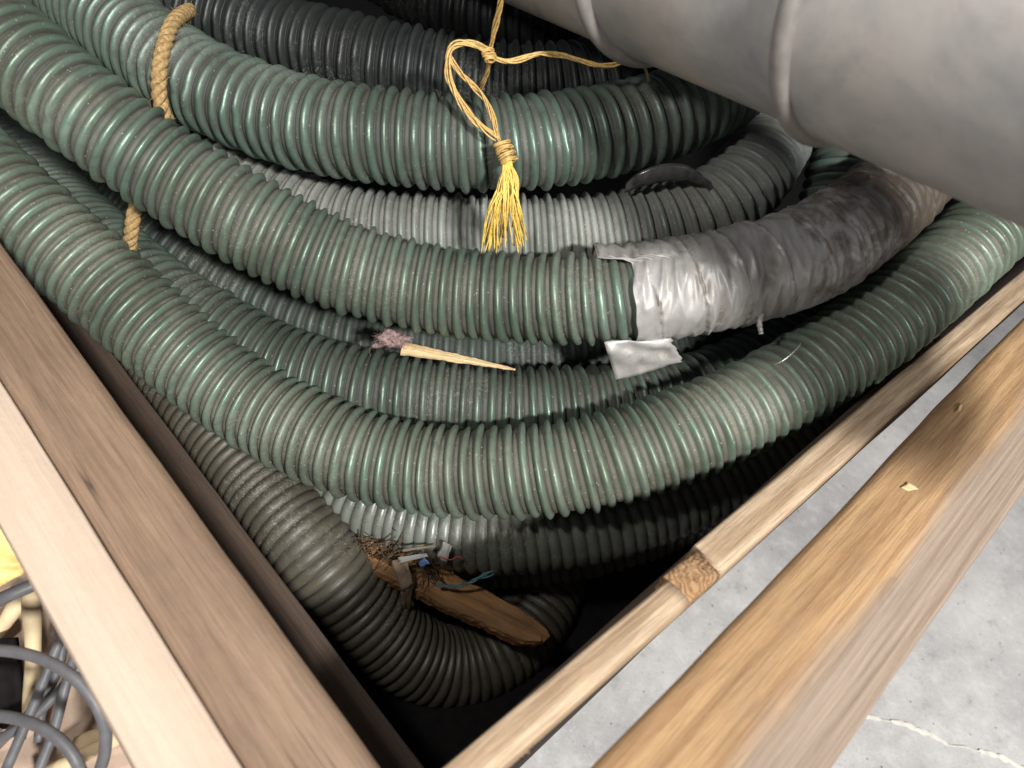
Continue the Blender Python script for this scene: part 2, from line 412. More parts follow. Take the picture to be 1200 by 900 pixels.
# ------------------------------------------------------------------ boards
def board(name, mat, start, along, length, profile, parent=None, wobble=0.0012, seg=0.012, seed=0, bevel=0.003, low=2.2):
    """prism swept along 'along' from 'start'; profile = outline (across, height), rounded a little, with worn uneven edges"""
    x = np.array(along, float); x /= np.linalg.norm(x)
    y = np.cross(UP, x); y /= np.linalg.norm(y); z = np.cross(x, y)
    P = [np.array(p, float) for p in profile]
    ring = []
    for i, p in enumerate(P):
        a_, b_ = P[i - 1], P[(i + 1) % len(P)]
        d1 = a_ - p; d2 = b_ - p
        l1, l2 = np.linalg.norm(d1), np.linalg.norm(d2)
        bv = min(bevel, 0.3 * l1, 0.3 * l2)
        q1 = p + d1 / l1 * bv; q2 = p + d2 / l2 * bv
        ring += [q1, 0.25 * q1 + 0.5 * p + 0.25 * q2, q2]
        k = max(1, int(l2 / 0.012))
        for t in range(1, k):
            ring.append(p + d2 * t / k)
    ring = np.array(ring); n = len(ring)
    ns = max(2, int(length / seg) + 1)
    V = []
    for i in range(ns):
        s_ = length * i / (ns - 1)
        for (py, pz) in ring:
            nv = mn.noise_vector((s_ * low + seed * 7.3, py * 18, pz * 18))
            nf = mn.noise_vector((s_ * 14 + seed, py * 60, pz * 60))
            V.append((s_ + (0.002 * nf[0] if i in (0, ns - 1) else 0), py + wobble * (1.3 * nv[1] + 0.5 * nf[1]), pz + wobble * (1.3 * nv[2] + 0.5 * nf[2])))
    F = []
    for i in range(ns - 1):
        for j in range(n):
            k = (j + 1) % n
            F.append((i * n + j, i * n + k, (i + 1) * n + k, (i + 1) * n + j))
    F.append(tuple(range(n))[::-1]); F.append(tuple((ns - 1) * n + j for j in range(n)))
    o = link(name, V, F, mat, None)
    mw = Matrix.Identity(4)
    for i in range(3):
        mw[i][0] = x[i]; mw[i][1] = y[i]; mw[i][2] = z[i]; mw[i][3] = start[i]
    o.matrix_world = mw
    if parent:
        o.parent = parent; o.matrix_parent_inverse = Matrix.Translation(-Vector(parent.location))
    return o

# the crate: left side along BX, right side along AX. For a board along BX local y = -AX; along AX local y = +BX
crate = empty('wooden_crate', box(0.12, 0.10, 0.30))
tag(crate, 'open wooden crate around the hoses, brown and tan rails meeting at its bottom corner', 'crate')
# left rail, brown
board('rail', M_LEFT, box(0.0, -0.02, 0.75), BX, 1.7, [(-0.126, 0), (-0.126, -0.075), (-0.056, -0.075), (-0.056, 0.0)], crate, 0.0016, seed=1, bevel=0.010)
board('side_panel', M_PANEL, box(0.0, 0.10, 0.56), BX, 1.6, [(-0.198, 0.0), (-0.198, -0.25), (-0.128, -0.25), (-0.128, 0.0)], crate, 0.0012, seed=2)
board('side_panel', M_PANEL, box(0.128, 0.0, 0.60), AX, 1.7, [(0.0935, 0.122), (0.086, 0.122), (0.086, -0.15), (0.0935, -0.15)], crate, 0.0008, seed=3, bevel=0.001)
board('side_panel', M_PANEL, box(0.128, 0.0, 0.45), AX, 1.7, [(0.108, -0.002), (0.0955, -0.002), (0.125, -0.16), (0.145, -0.16)], crate, 0.0008, seed=13, bevel=0.001)  # added unseen slanted board, keeps floor bounce light out of the crate
# right rail in two lengths with a block between
RT = 0.75
def rr(name, mat, a0, a1, b0i, b1i, b0o, b1o, zt, seed, bev=0.003):
    d = box(a1, b1o, 0) - box(a0, b0o, 0); L = np.linalg.norm(d)
    w0 = b0i - b0o; 
    return board(name, mat, box(a0, b0o, zt), d, L, [(w0, 0), (0, 0), (0, -0.026), (w0, -0.026)], crate, 0.0010, seed=seed, bevel=bev)
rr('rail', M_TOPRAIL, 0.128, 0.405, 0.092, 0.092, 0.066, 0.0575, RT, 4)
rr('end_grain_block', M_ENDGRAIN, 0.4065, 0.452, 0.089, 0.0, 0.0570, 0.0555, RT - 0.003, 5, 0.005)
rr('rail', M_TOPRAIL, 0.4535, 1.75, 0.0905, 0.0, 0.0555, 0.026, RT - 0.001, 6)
board('base_board', M_BLACK, box(0.13, 0.50, 0.305), AX, 5.0, [(-0.38, 0), (-0.38, -0.02), (2.6, -0.02), (2.6, 0)], crate, 0.001, seg=0.1, seed=7)  # crate bottom, coloured black to paint in its deep shade

# plank on edge outside the left rail, closer to the lens, and the timber outside the right rail
pl = board('wooden_plank', M_PALEPLANK, box(0.0, -0.03, 0.7525), BX, 1.6, [(-0.0552, 0), (-0.0552, -0.22), (-0.0042, -0.22), (-0.0042, 0)], None, 0.0015, seed=8, bevel=0.002)
tag(pl, 'pale sawn plank standing on edge outside the brown rail, blurred and brightly lit', 'plank')
bm = board('timber_beam', M_BEAM, box(0.0, 0.0, 0.768), AX, 2.1, [(0.0223, 0.0), (0.020, -0.16), (-0.104, -0.16), (-0.1005, -0.030), (-0.0385, -0.002)], None, 0.0022, seed=9, bevel=0.006)
tag(bm, 'thick orange brown timber beam outside the crate above the concrete, blurred at its outer edge', 'beam')

# ------------------------------------------------------------------ hoses
def hose_path(pts):
    Q, u = spline([PD(*p) for p in pts], 0.004)
    Q = smooth_path(Q, 60)
    return spline(Q[::6], 0.0015)

def rib_profile(u, depth, kind):
    if kind == 'wire':
        c = np.interp(1 - u, [0, .03, .09, .17, .26, .35, .44, .52, .58, .63, .72, .84, .92, 1.0], [0, .22, .60, .87, 1.0, 1.0, .90, .70, .44, .30, .28, .27, .22, 0])
        return depth * c, c
    c = np.sin(np.pi * u) ** 0.75
    return depth * c, c

def hose(name, label, pts, mat, pitch=0.0168, R=0.055, depth=0.0080, kind='wire', group='hoses coiled in the crate', seed=0, n=44, per=12):
    Q, u = hose_path(pts)
    T, N, B = frames(Q)
    L = u[-1]
    us = np.array([0, .08, .16, .28, .37, .42, .48, .56, .65, .74, .83, .91, .97]) if kind == 'wire' else np.linspace(0, 1, 8, endpoint=False)
    per = len(us)
    prof, rib = rib_profile(us, depth, kind)
    turns = int(L / pitch) - 2
    rows = turns * per
    th = np.arange(n) / n * 2 * math.pi
    s0 = (np.arange(rows) // per) * pitch + np.tile(us, turns) * pitch
    S = s0[:, None] + pitch * th[None, :] / (2 * math.pi)
    S = S + 0.0012 * np.sin(S * 37 + seed) + 0.0007 * np.sin(S * 97 + 2 * seed)                       # pitch is not perfectly even
    def at(A): return np.stack([np.interp(S.ravel(), u, A[:, k]) for k in range(3)], 1).reshape(rows, n, 3)
    Qs, Ns, Bs = at(Q), at(N), at(B)
    rbase = (R - depth) * (1 + 0.014 * np.sin(S * 11 + seed) + 0.016 * np.sin(S * 17 + 2.1 * seed) * np.cos(2 * th + seed)[None, :] + 0.007 * np.sin(S * 53 + seed * 3) * np.cos(3 * th)[None, :])
    jit = 1 + 0.22 * np.sin(np.floor(s0 / pitch) * 2.399 + seed)[:, None] * np.sin(th * 2 + s0[:, None] * 9)
    r = rbase + np.tile(prof, turns)[:, None] * jit
    V = Qs + r[:, :, None] * (np.cos(th)[None, :, None] * Ns + np.sin(th)[None, :, None] * Bs)
    idx = np.arange(rows * n).reshape(rows, n)
    F1 = np.stack([idx[:-1, :-1], idx[:-1, 1:], idx[1:, 1:], idx[1:, :-1]], -1).reshape(-1, 4)
    k = rows - per - 1
    i = np.arange(k)
    F2 = np.stack([idx[i, n - 1], idx[i + per, 0], idx[i + per + 1, 0], idx[i + 1, n - 1]], -1)
    rb = np.repeat(np.tile(rib, turns), n)
    o = link(name, V.reshape(-1, 3), np.vstack([F1, F2]), mat, None, attrs={'rib': rb})
    o.data.polygons.foreach_set('use_smooth', [True] * len(o.data.polygons))
    tag(o, label, 'hose', group)
    o['_p'] = 0
    del o['_p']
    PATHS[label] = Q
    return o, (Q, u, T, N, B)
PATHS = {}

A_PTS = [(-140, -85, .82), (-20, 32, .82), (105, 135, .825), (205, 207, .85), (308, 268, .865), (400, 312, .885), (500, 338, .895), (600, 349, .89),
         (720, 349, .868), (807, 335, .868), (900, 315, .88), (950, 297, .90), (1018, 252, .95), (1065, 205, .985), (1110, 140, 1.04), (1135, 50, 1.1)]
hoseA, pathA = hose('hose', 'green ribbed hose on top with silver tape wrapped round its right end', A_PTS, M_GREEN, seed=1)
B_PTS = [(-170, 40, .91), (-60, 163, .91), (40, 261, .915), (140, 349, .925), (220, 418, .928), (293, 472, .925), (400, 526, .905), (500, 550, .895), (600, 553, .88),
         (700, 541, .87), (805, 508, .875), (870, 480, .89), (930, 447, .91), (1000, 402, .94), (1070, 347, .965), (1150, 275, 1.01), (1205, 210, 1.05), (1240, 130, 1.1), (1250, 30, 1.18)]
hoseB, pathB = hose('hose', 'dusty green hose in front that runs along the brown rail and the right rail', B_PTS, M_GREEN3, seed=2, R=0.0565)
C_PTS = [(-80, 60, 1.45), (0, 165, 1.27), (60, 230, 1.13), (120, 290, 1.04), (190, 352, .99), (255, 391, .98), (325, 428, .975), (390, 447, .97), (460, 462, .965), (600, 478, .965), (660, 478, .965),
         (740, 474, .975), (830, 456, 1.0), (900, 418, 1.03), (948, 350, 1.05), (975, 272, 1.055), (993, 205, 1.05), (1020, 120, 1.07), (1040, 40, 1.12)]
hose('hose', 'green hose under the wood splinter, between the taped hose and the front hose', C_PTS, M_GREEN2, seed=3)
K_PTS = [(80, 150, 1.3), (150, 235, 1.17), (210, 298, 1.09), (300, 352, 1.07), (400, 390, 1.06), (500, 406, 1.06), (600, 414, 1.06), (700, 410, 1.06), (800, 385, 1.08), (880, 335, 1.11), (920, 260, 1.15)]
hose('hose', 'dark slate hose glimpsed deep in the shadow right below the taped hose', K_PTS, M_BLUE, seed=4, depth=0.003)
G_PTS = [(-60, -125, 1.02), (50, -40, 1.0), (110, 5, .97), (165, 50, .94), (225, 92, .915), (281, 120, .90), (370, 148, .88), (455, 160, .87), (587, 170, .87), (720, 152, .90),
         (800, 128, .93), (870, 88, .99), (920, 35, 1.05), (940, -45, 1.12)]
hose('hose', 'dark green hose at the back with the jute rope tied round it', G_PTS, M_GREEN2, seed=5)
H_PTS = [(150, 120, 1.04), (220, 185, 1.01), (290, 228, .99), (400, 266, .975), (500, 275, .97), (600, 279, .965), (700, 277, .965), (800, 260, .97), (860, 226, .99),
         (898, 180, 1.02), (918, 120, 1.07), (920, 40, 1.13)]
hose('hose', 'pale grey dusty hose behind the twine tassel, curving up into the shade of the pipe', H_PTS, M_GREY, seed=6)
I_PTS = [(100, -70, 1.10), (200, -8, 1.07), (300, 35, 1.04), (400, 62, 1.01), (500, 85, 1.0), (600, 99, 1.0), (680, 97, 1.01), (760, 75, 1.05), (820, 30, 1.1), (850, -40, 1.17)]
hose('hose', 'hose coloured nearly black for the deep shade behind the twine loop', I_PTS, M_DARK, seed=7)
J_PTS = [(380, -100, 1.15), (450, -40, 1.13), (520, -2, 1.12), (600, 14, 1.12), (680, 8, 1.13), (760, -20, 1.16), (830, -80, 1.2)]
hose('hose', 'farthest hose, coloured black for the shade at the top edge, half under the metal pipe', J_PTS, M_DARK, seed=8)
D_PTS = [(20, 230, 1.25), (110, 320, 1.14), (200, 405, 1.07), (300, 492, 1.035), (400, 572, 1.0), (480, 606, .985), (570, 623, .968), (660, 617, .968), (740, 600, .975), (830, 565, .995), (920, 515, 1.015), (1000, 460, 1.045), (1080, 395, 1.09)]
hose('hose', 'pale grey hose below the front hose, catching a patch of light above the broken board', D_PTS, M_PALE, pitch=0.0142, kind='soft', depth=0.0042, seed=9)
D2_PTS = [(380, 640, 1.1), (450, 645, 1.085), (560, 645, 1.075), (650, 639, 1.075), (740, 617, 1.075), (830, 580, 1.085), (920, 530, 1.1), (1010, 470, 1.13)]
hose('hose', 'lowest grey hose whose lower rim of ribs just shows above the black corner', D2_PTS, M_PALE, pitch=0.0142, kind='soft', depth=0.0042, seed=10)
F_PTS = [(40, 230, 1.25), (150, 370, 1.10), (230, 475, 1.02), (300, 562, .975), (365, 643, .945), (418, 712, .96), (468, 760, .985), (524, 783, 1.015), (580, 768, 1.04), (622, 728, 1.08), (642, 690, 1.12), (648, 645, 1.17), (640, 590, 1.22)]
hose('hose', 'brown grey hose bending sharply in the dark bottom corner of the crate', F_PTS, M_BROWN, pitch=0.0130, kind='soft', depth=0.0040, seed=11)

# ------------------------------------------------------------------ tape round the top hose
def nearest_u(path, px, py):
    Q, u = path[0], path[1]
    q = Q - CAM; w = q @ fwd
    X = 600 + F_PX * (q @ right) / w; Y = 450 + F_PX * (q @ down) / w
    return u[np.argmin((X - px) ** 2 + (Y - py) ** 2)]

def tape_sleeve():
    Q, u, T, N, B = pathA
    u0 = nearest_u(pathA, 737, 347); u1 = nearest_u(pathA, 1122, 115)
    ns, nt = 420, 150
    V, al, fold = [], [], []
    for i in range(ns):
        t = i / (ns - 1)
        for j in range(nt):
            th = 2 * math.pi * j / nt
            e = 0.0
            if i < 40:
                e = 0.004 * mn.noise((math.cos(th) * 2, math.sin(th) * 2, 3)) * (1 - i / 40)
            s_ = u0 + (u1 - u0) * t + e
            q = [np.interp(s_, u, Q[:, k]) for k in range(3)]; nn = [np.interp(s_, u, N[:, k]) for k in range(3)]; bb = [np.interp(s_, u, B[:, k]) for k in range(3)]
            q, nn, bb = map(np.array, (q, nn, bb))
            cx, cy = math.cos(th), math.sin(th)
            up_ = float((cx * nn + cy * bb) @ (-down)); k_ = min(1, max(0, (up_ - 0.52) / 0.10)); k_ = k_ * k_ * (3 - 2 * k_)
            near = max(0.0, 1 - t / 0.14)
            s_ -= 0.036 * k_ * near
            q = np.array([np.interp(s_, u, Q[:, k]) for k in range(3)])
            lift = 0.0045 * k_ * near ** 3
            ph = (s_ / 0.0168 - th / (2 * math.pi)) * 2 * math.pi
            ribs = 0.0010 * math.cos(ph) * (0.5 + 0.8 * mn.noise((s_ * 14, cx * 1.5, cy * 1.5)))
            # creases pulled diagonally round the sleeve
            sk = s_ + 0.013 * math.sin(th + 0.7) + 0.010 * mn.noise((s_ * 9, cx * 1.2, cy * 1.2 + 5))
            w1 = 1 - abs(mn.noise((sk * 62, cx * 0.9, cy * 0.9)))
            w2 = 1 - abs(mn.noise((sk * 120 + 9, cx * 1.6 + 3, cy * 1.6)))
            amp = 0.65 + 0.55 * mn.noise((s_ * 7 + 4, cx, cy))
            wr = (0.0050 * (w1 ** 3.5) + 0.0022 * (w2 ** 3)) * amp
            # overlapping turns of tape: small steps
            lap = ((s_ / 0.047 - th / (2 * math.pi)) % 1.0)
            stp = 0.0011 * (1 - lap) + (0.0009 if lap < 0.05 else 0)
            r = 0.0571 + 1.3 * ribs + wr + stp - 0.0010 + lift
            V.append(q + r * (cx * nn + cy * bb)); al.append(t); fold.append(0.0 if lap < 0.07 else min(1, max(0, w1 ** 4 + 0.4 * w2 ** 4)))
    idx = np.arange(ns * nt).reshape(ns, nt)
    jn = (np.arange(nt) + 1) % nt
    F = np.stack([idx[:-1, :], idx[:-1][:, jn], idx[1:][:, jn], idx[1:, :]], -1).reshape(-1, 4)
    return np.array(V), F, al, fold
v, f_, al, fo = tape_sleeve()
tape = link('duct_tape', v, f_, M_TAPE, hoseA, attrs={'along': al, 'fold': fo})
tape['label'] = 'wrinkled silver duct tape, grimy towards the pipe'

def sheet(name, mat, corners, nu, nv, amp, thick, parent=None, seed=0, ragged=0.0, attrs=None, curl=None):
    """a thin bent sheet between four corners (p00, p10, p11, p01) with real thickness"""
    p00, p10, p11, p01 = [np.array(c, float) for c in corners]
    nrm = np.cross(p10 - p00, p01 - p00); nrm /= np.linalg.norm(nrm)
    if nrm @ (CAM - p00) < 0: nrm = -nrm
    G = np.zeros((nu + 1, nv + 1, 3))
    for i in range(nu + 1):
        for j in range(nv + 1):
            s_, t = i / nu, j / nv
            e = ragged * mn.noise((t * 9 + seed, 4, 0)) if i == nu else 0
            p = (1 - s_) * (1 - t) * p00 + s_ * (1 - t) * p10 + s_ * t * p11 + (1 - s_) * t * p01
            p = p + (p10 - p00) * e
            h = amp * mn.noise((s_ * 2.6 + seed, t * 2.6, seed)) + 0.35 * amp * mn.noise((s_ * 7 + seed, t * 7, seed + 4))
            if curl: h += curl(s_, t)
            G[i, j] = p + nrm * h
    top = G.reshape(-1, 3); bot = top - nrm * thick
    V = np.vstack([top, bot]); o_ = len(top)
    F = []
    ix = lambda i, j: i * (nv + 1) + j
    for i in range(nu):
        for j in range(nv):
            F.append((ix(i, j), ix(i + 1, j), ix(i + 1, j + 1), ix(i, j + 1)))
            F.append((o_ + ix(i, j), o_ + ix(i, j + 1), o_ + ix(i + 1, j + 1), o_ + ix(i + 1, j)))
    rim = [(i, 0) for i in range(nu + 1)] + [(nu, j) for j in range(1, nv + 1)] + [(i, nv) for i in range(nu - 1, -1, -1)] + [(0, j) for j in range(nv - 1, 0, -1)]
    for k in range(len(rim)):
        p, q = ix(*rim[k]), ix(*rim[(k + 1) % len(rim)])
        F.append((p, o_ + p, o_ + q, q))
    at = {k: np.full(len(V), x) for k, x in (attrs or {}).items()}
    return link(name, V, F, mat, parent, attrs=at)

# the flap hanging below the sleeve
sheet('tape_flap', M_TAPE, [PD(708, 401, .845), PD(786, 397, .845), PD(800, 424, .872), PD(722, 446, .878)], 16, 12, 0.007, 0.0006, hoseA, 8, 0.12, {'along': 0.25, 'fold': 0.8})
v, f_ = tube([PD(893, 366, .845), PD(890, 378, .842), PD(892, 391, .845)], lambda t: 0.0032 + 0.0014 * mn.noise((t * 6, 2, 1)), 0.001, 8)
link('tape_tail', v, f_, M_TAPE, hoseA, attrs={'along': np.full(len(v), 0.2), 'fold': np.full(len(v), 0.4)})

# ------------------------------------------------------------------ pipe
pipe = empty('metal_pipe', PD(1000, -20, .55))
tag(pipe, 'galvanised metal pipe with two raised rings lying across the top right, out of focus', 'pipe')
PA, PB = PD(600, -130, .85), PD(1200, 30, .50)
pd = (PB - PA) / np.linalg.norm(PB - PA)
def revolve(profile, n=96):
    """profile: (distance along the pipe from PA, radius)"""
    x = np.cross(pd, UP); x /= np.linalg.norm(x); y = np.cross(pd, x)
    th = np.arange(n) / n * 2 * math.pi
    V = np.array([[PA + pd * s_ + r * (math.cos(t) * x + math.sin(t) * y) for t in th] for s_, r in profile]).reshape(-1, 3)
    F = []
    for i in range(len(profile) - 1):
        for j in range(n):
            k = (j + 1) % n
            F.append((i * n + j, i * n + k, (i + 1) * n + k, (i + 1) * n + j))
    return V, F
def s_at(px):
    ss = np.linspace(-0.4, 1.0, 2000); q = PA + pd * ss[:, None] - CAM; w = q @ fwd
    return ss[np.argmin(abs(600 + F_PX * (q @ right) / w - px))]
PR = 0.111
def body(s0, s1, r0, r1, k=14): return [(s0 + (s1 - s0) * i / k, r0 + (r1 - r0) * i / k) for i in range(k + 1)]
sR1, sR2 = 0.258, 0.482
v, f_ = revolve([(-0.6, 0.05), (-0.6, PR)] + body(-0.59, sR2, PR, PR))
adopt(link('pipe_section', v, f_, M_PIPE), pipe)
v, f_ = revolve(body(sR2 + 0.001, 1.1, PR + 0.002, PR + 0.002) + [(1.11, 0.05)])
adopt(link('pipe_section', v, f_, M_PIPE), pipe)
def ring(s0, w, h):
    return [(s0 - w / 2, PR - 0.004)] + [(s0 - w / 2 * math.cos(math.pi * i / 10), PR + h * math.sin(math.pi * i / 10) ** 0.6) for i in range(11)] + [(s0 + w / 2, PR - 0.004)]
for s0 in (sR1, sR2):
    v, f_ = revolve(ring(s0, 0.016, 0.010)); adopt(link('ring', v, f_, M_RING), pipe)

# ------------------------------------------------------------------ jute rope
def twisted(pts, r, strands=3, lay=0.034, step=0.0012, n=8):
    Q, u = spline(pts, step); Q = smooth_path(Q, 12); T, N, B = frames(Q)
    out = []
    for k in range(strands):
        a_ = 2 * math.pi * (u / lay + k / strands)
        P = Q + 0.52 * r * (np.cos(a_)[:, None] * N + np.sin(a_)[:, None] * B)
        out.append(tube(P, 0.56 * r, n=n, raw=True))
    return out
def fuzz(pts, r, count, length, rad=0.00022):
    Q, u = spline(pts, 0.001); out = []
    for _ in range(count):
        q = Q[rng.randint(len(Q))]; d = rng.normal(size=3); d /= np.linalg.norm(d)
        p = q + d * r * 0.8; e = rng.normal(size=3) * 0.4
        out.append(tube([p, p + d * length * 0.5 + e * length * 0.3, p + d * length * 0.7 + e * length], rad, 0.002, 4))
    return out
rope = empty('jute_rope', PD(190, 70, .87))
tag(rope, 'short twisted jute rope tied round the dark green back hose at upper left', 'rope')
r1 = [PD(222, 12, .93), PD(209, 20, .888), PD(200, 32, .868), (PD(192, 55, .856)), PD(187, 80, .853), PD(186, 105, .862), PD(190, 128, .875), PD(196, 150, .90), PD(185, 200, .95)]
v, f_ = join(twisted(r1, 0.0085) + fuzz(r1, 0.0085, 90, 0.008)); adopt(link('rope_turn', v, f_, M_ROPE), rope)
r2 = [PD(172, 215, .93), PD(160, 240, .93), PD(155, 262, .93), PD(152, 290, .95), PD(150, 320, .99)]
v, f_ = join(twisted(r2, 0.0085) + fuzz(r2, 0.0085, 50, 0.008)); adopt(link('rope_end', v, f_, M_ROPE), rope)

# ------------------------------------------------------------------ yellow twine
twine = empty('twine', PD(588, 185, .80))
tag(twine, 'straw yellow twine hanging from the pipe, knotted into a loop with a frayed tassel', 'twine')
def bundle(pts, count, spread, rad, step=0.003, twist=0.11, taper=None, seed=0):
    Q, u = spline(pts, step); Q = smooth_path(Q, 6); T, N, B = frames(Q); out = []
    for k in range(count):
        ph = 2 * math.pi * k / count + rng.uniform(-.4, .4); rr_ = spread * (0.35 + 0.65 * rng.rand())
        t = u / u[-1]
        wdt = rr_ * (taper(t) if taper else 1.0)
        a_ = ph + u / twist * 2 * math.pi + 0.6 * np.sin(u * 60 + k)
        P = Q + (wdt * np.cos(a_))[:, None] * N + (wdt * np.sin(a_))[:, None] * B
        P = P + 0.0006 * np.stack([np.sin(u * 90 + k * 3 + c) for c in range(3)], 1)
        out.append(tube(P, rad, n=5, raw=True))
    return out
def cord(name, pts, count, spread, rad, mat=M_TWINE, **kw):
    v, f_ = join(bundle(pts, count, spread, rad, **kw)); return adopt(link(name, v, f_, mat), twine)
cord('hanging_cord', [PD(592, -20, .70), PD(586, 8, .73), PD(580, 35, .76), PD(574, 62, .79), PD(572, 82, .82), PD(563, 105, .86)], 6, 0.0022, 0.0009)
cord('loop', [PD(576, 62, .785), PD(560, 53, .775), PD(540, 49, .77), PD(527, 55, .77), PD(524, 72, .775), PD(527, 95, .785), PD(543, 125, .79), PD(562, 147, .79), PD(583, 163, .79)], 7, 0.0030, 0.0010)
cord('loop', [PD(526, 66, .775), PD(534, 80, .78), PD(550, 97, .79), PD(566, 112, .79), PD(575, 130, .79), PD(580, 150, .79), PD(584, 164, .79)], 6, 0.0024, 0.0009)
cord('side_cord', [PD(571, 63, .785), PD(585, 70, .785), PD(605, 71, .79), PD(630, 63, .79), PD(660, 65, .80), PD(690, 74, .80), PD(715, 77, .80), PD(732, 71, .80)], 7, 0.0028, 0.0010)
cord('cord_end', [PD(728, 73, .80), PD(741, 69, .80), PD(752, 72, .802), PD(758, 84, .805), PD(760, 96, .81)], 3, 0.0020, 0.0004)
def knot(name, px, py, dep, r, mat, turns=3, seed=0):
    out = []; c0 = PD(px, py, dep)
    ax = (PD(px + 4, py + 10, dep) - c0); ax /= np.linalg.norm(ax)
    e1 = np.cross(ax, fwd); e1 /= np.linalg.norm(e1); e2 = np.cross(ax, e1)
    for k in range(turns):
        c = c0 + ax * (k - (turns - 1) / 2) * r * 0.75
        tilt = rng.uniform(-.4, .4)
        pts = [c + r * (math.cos(t) * e1 + math.sin(t) * e2) + ax * r * tilt * math.sin(t + k) for t in np.linspace(0, 6.4, 14)]
        out += bundle(pts, 4, 0.0016, 0.0010, 0.0015)
    v, f_ = join(out); return adopt(link(name, v, f_, mat), twine)
knot('knot', 573, 65, .783, 0.0055, M_TWINE, 3)
knot('knot', 592, 179, .788, 0.0085, M_TWINE, 4)
def tassel(end_a, end_b, count, seed):
    out = []
    for k in range(count):
        t = rng.rand(); j = rng.normal(size=2) * 3
        ex = end_a[0] + (end_b[0] - end_a[0]) * t + j[0]; ey = end_a[1] + (end_b[1] - end_a[1]) * t + j[1] + rng.uniform(-18, 4)
        d = .79 + rng.uniform(-.006, .008)
        pts = [PD(594 + rng.uniform(-4, 5), 186, .788), PD(597 + rng.uniform(-6, 6) + (ex - 595) * .2, 210, d), PD(595 + (ex - 595) * .62 + rng.normal() * 2.5, 245, d + .008), PD(ex, ey, d + .045)]
        out.append(tube(pts, 0.00060 + 0.0003 * rng.rand(), 0.004, 5))
    v, f_ = join(out); return adopt(link('tassel', v, f_, M_TASSEL), twine)
tassel((566, 292), (586, 292), 34, 1)
tassel((604, 297), (617, 290), 26, 2)
tassel((588, 290), (602, 288), 8, 3)

# ------------------------------------------------------------------ splinter with lint
def splinter():
    p0, p1 = PD(472, 408, .915), PD(604, 433, .905)
    x = p1 - p0; L = np.linalg.norm(x); x /= L
    y = np.cross(UP, x); y /= np.linalg.norm(y); z = np.cross(x, y)
    V, F = [], []; ns, n = 40, 8
    for i in range(ns):
        t = i / (ns - 1)
        w = 0.0082 * (1 - t) ** 0.8 + 0.0010; h = 0.0045 * (1 - t) + 0.0008
        for j in range(n):
            a_ = 2 * math.pi * (j + 0.5) / n
            nv = 0.0009 * mn.noise((t * 18, j * 3.1, 2))
            V.append((L * t + (0.004 * mn.noise((j * 2.3, 1, 1)) if i == 0 else 0), math.copysign(abs(math.cos(a_)) ** .5, math.cos(a_)) * w + nv, math.copysign(abs(math.sin(a_)) ** .5, math.sin(a_)) * h + nv))
    for i in range(ns - 1):
        for j in range(n):
            k = (j + 1) % n; F.append((i * n + j, i * n + k, (i + 1) * n + k, (i + 1) * n + j))
    F.append(tuple(range(n))[::-1]); F.append(tuple((ns - 1) * n + j for j in range(n)))
    o = link('wood_splinter', V, F, M_SPLINT, smooth=False)
    mw = Matrix.Identity(4)
    for i in range(3):
        mw[i][0] = x[i]; mw[i][1] = y[i]; mw[i][2] = z[i]; mw[i][3] = p0[i]
    o.matrix_world = mw
    return o
sp = splinter(); tag(sp, 'pale pointed wood splinter lying on the green hose below the taped one', 'splinter')
def lump(name, mat, c, rad, seed, rough=0.5, fz=0):
    import bmesh
    b = bmesh.new(); bmesh.ops.create_icosphere(b, subdivisions=4, radius=1.0)
    V = []
    for q in b.verts:
        d = q.co
        k = 1 + rough * mn.noise(d * 1.7 + Vector((seed, 0, 0))) + 0.35 * rough * mn.noise(d * 5 + Vector((seed, 3, 0)))
        V.append(np.array(c) + k * (d.x * rad[0] * right + d.y * rad[1] * down + d.z * rad[2] * fwd))
    F = [tuple(x.index for x in q.verts) for q in b.faces]; b.free()
    parts = [(np.array(V), F)]
    for _ in range(fz):
        q = V[rng.randint(len(V))]; d = (q - c) / np.linalg.norm(q - c); e = rng.normal(size=3) * 0.003
        parts.append(tube([q, q + d * 0.0015 + e * .5, q + d * 0.0012 + e], 0.00018, 0.001, 4))
    v, f_ = join(parts)
    return link(name, v, f_, mat)
v1 = lump('lint_clump', M_LINT, PD(457, 398, .905), (0.022, 0.0085, 0.008), 3, 0.9, 260)
tag(v1, 'fuzzy mauve brown lint clump at the blunt end of the pale splinter', 'lint')

# ------------------------------------------------------------------ flattened black strap behind the tape
def strap():
    out = []
    ctr = [PD(733, 220, .915), PD(748, 211, .90), PD(775, 203, .895), PD(802, 203, .90), PD(822, 211, .91), PD(834, 223, .925)]
    Q, u = spline(ctr, 0.004); T, N, B = frames(Q)
    V, F = [], []
    prof = [(-0.010, 0.0), (-0.006, 0.0022), (0.0, 0.0012), (0.006, 0.0024), (0.010, 0.0), (0.006, -0.0016), (-0.006, -0.0016)]
    sd = np.array([down * 0.75 + fwd * 0.65] * len(Q)); up_ = np.cross(T, sd)
    for i in range(len(Q)):
        t = i / (len(Q) - 1); k = 0.45 + 0.75 * math.sin(math.pi * min(1, t * 1.1 + 0.06)) ** 0.7
        for w, h in prof:
            V.append(Q[i] + sd[i] * w * k + up_[i] * h)
    n = len(prof)
    for i in range(len(Q) - 1):
        for j in range(n):
            k = (j + 1) % n; F.append((i * n + j, i * n + k, (i + 1) * n + k, (i + 1) * n + j))
    F.append(tuple(range(n))[::-1]); F.append(tuple((len(Q) - 1) * n + j for j in range(n)))
    return link('rubber_strap', V, F, M_STRAP)
tag(strap(), 'flattened glossy black strap lying on the grey hose left of the pipe ring', 'strap')

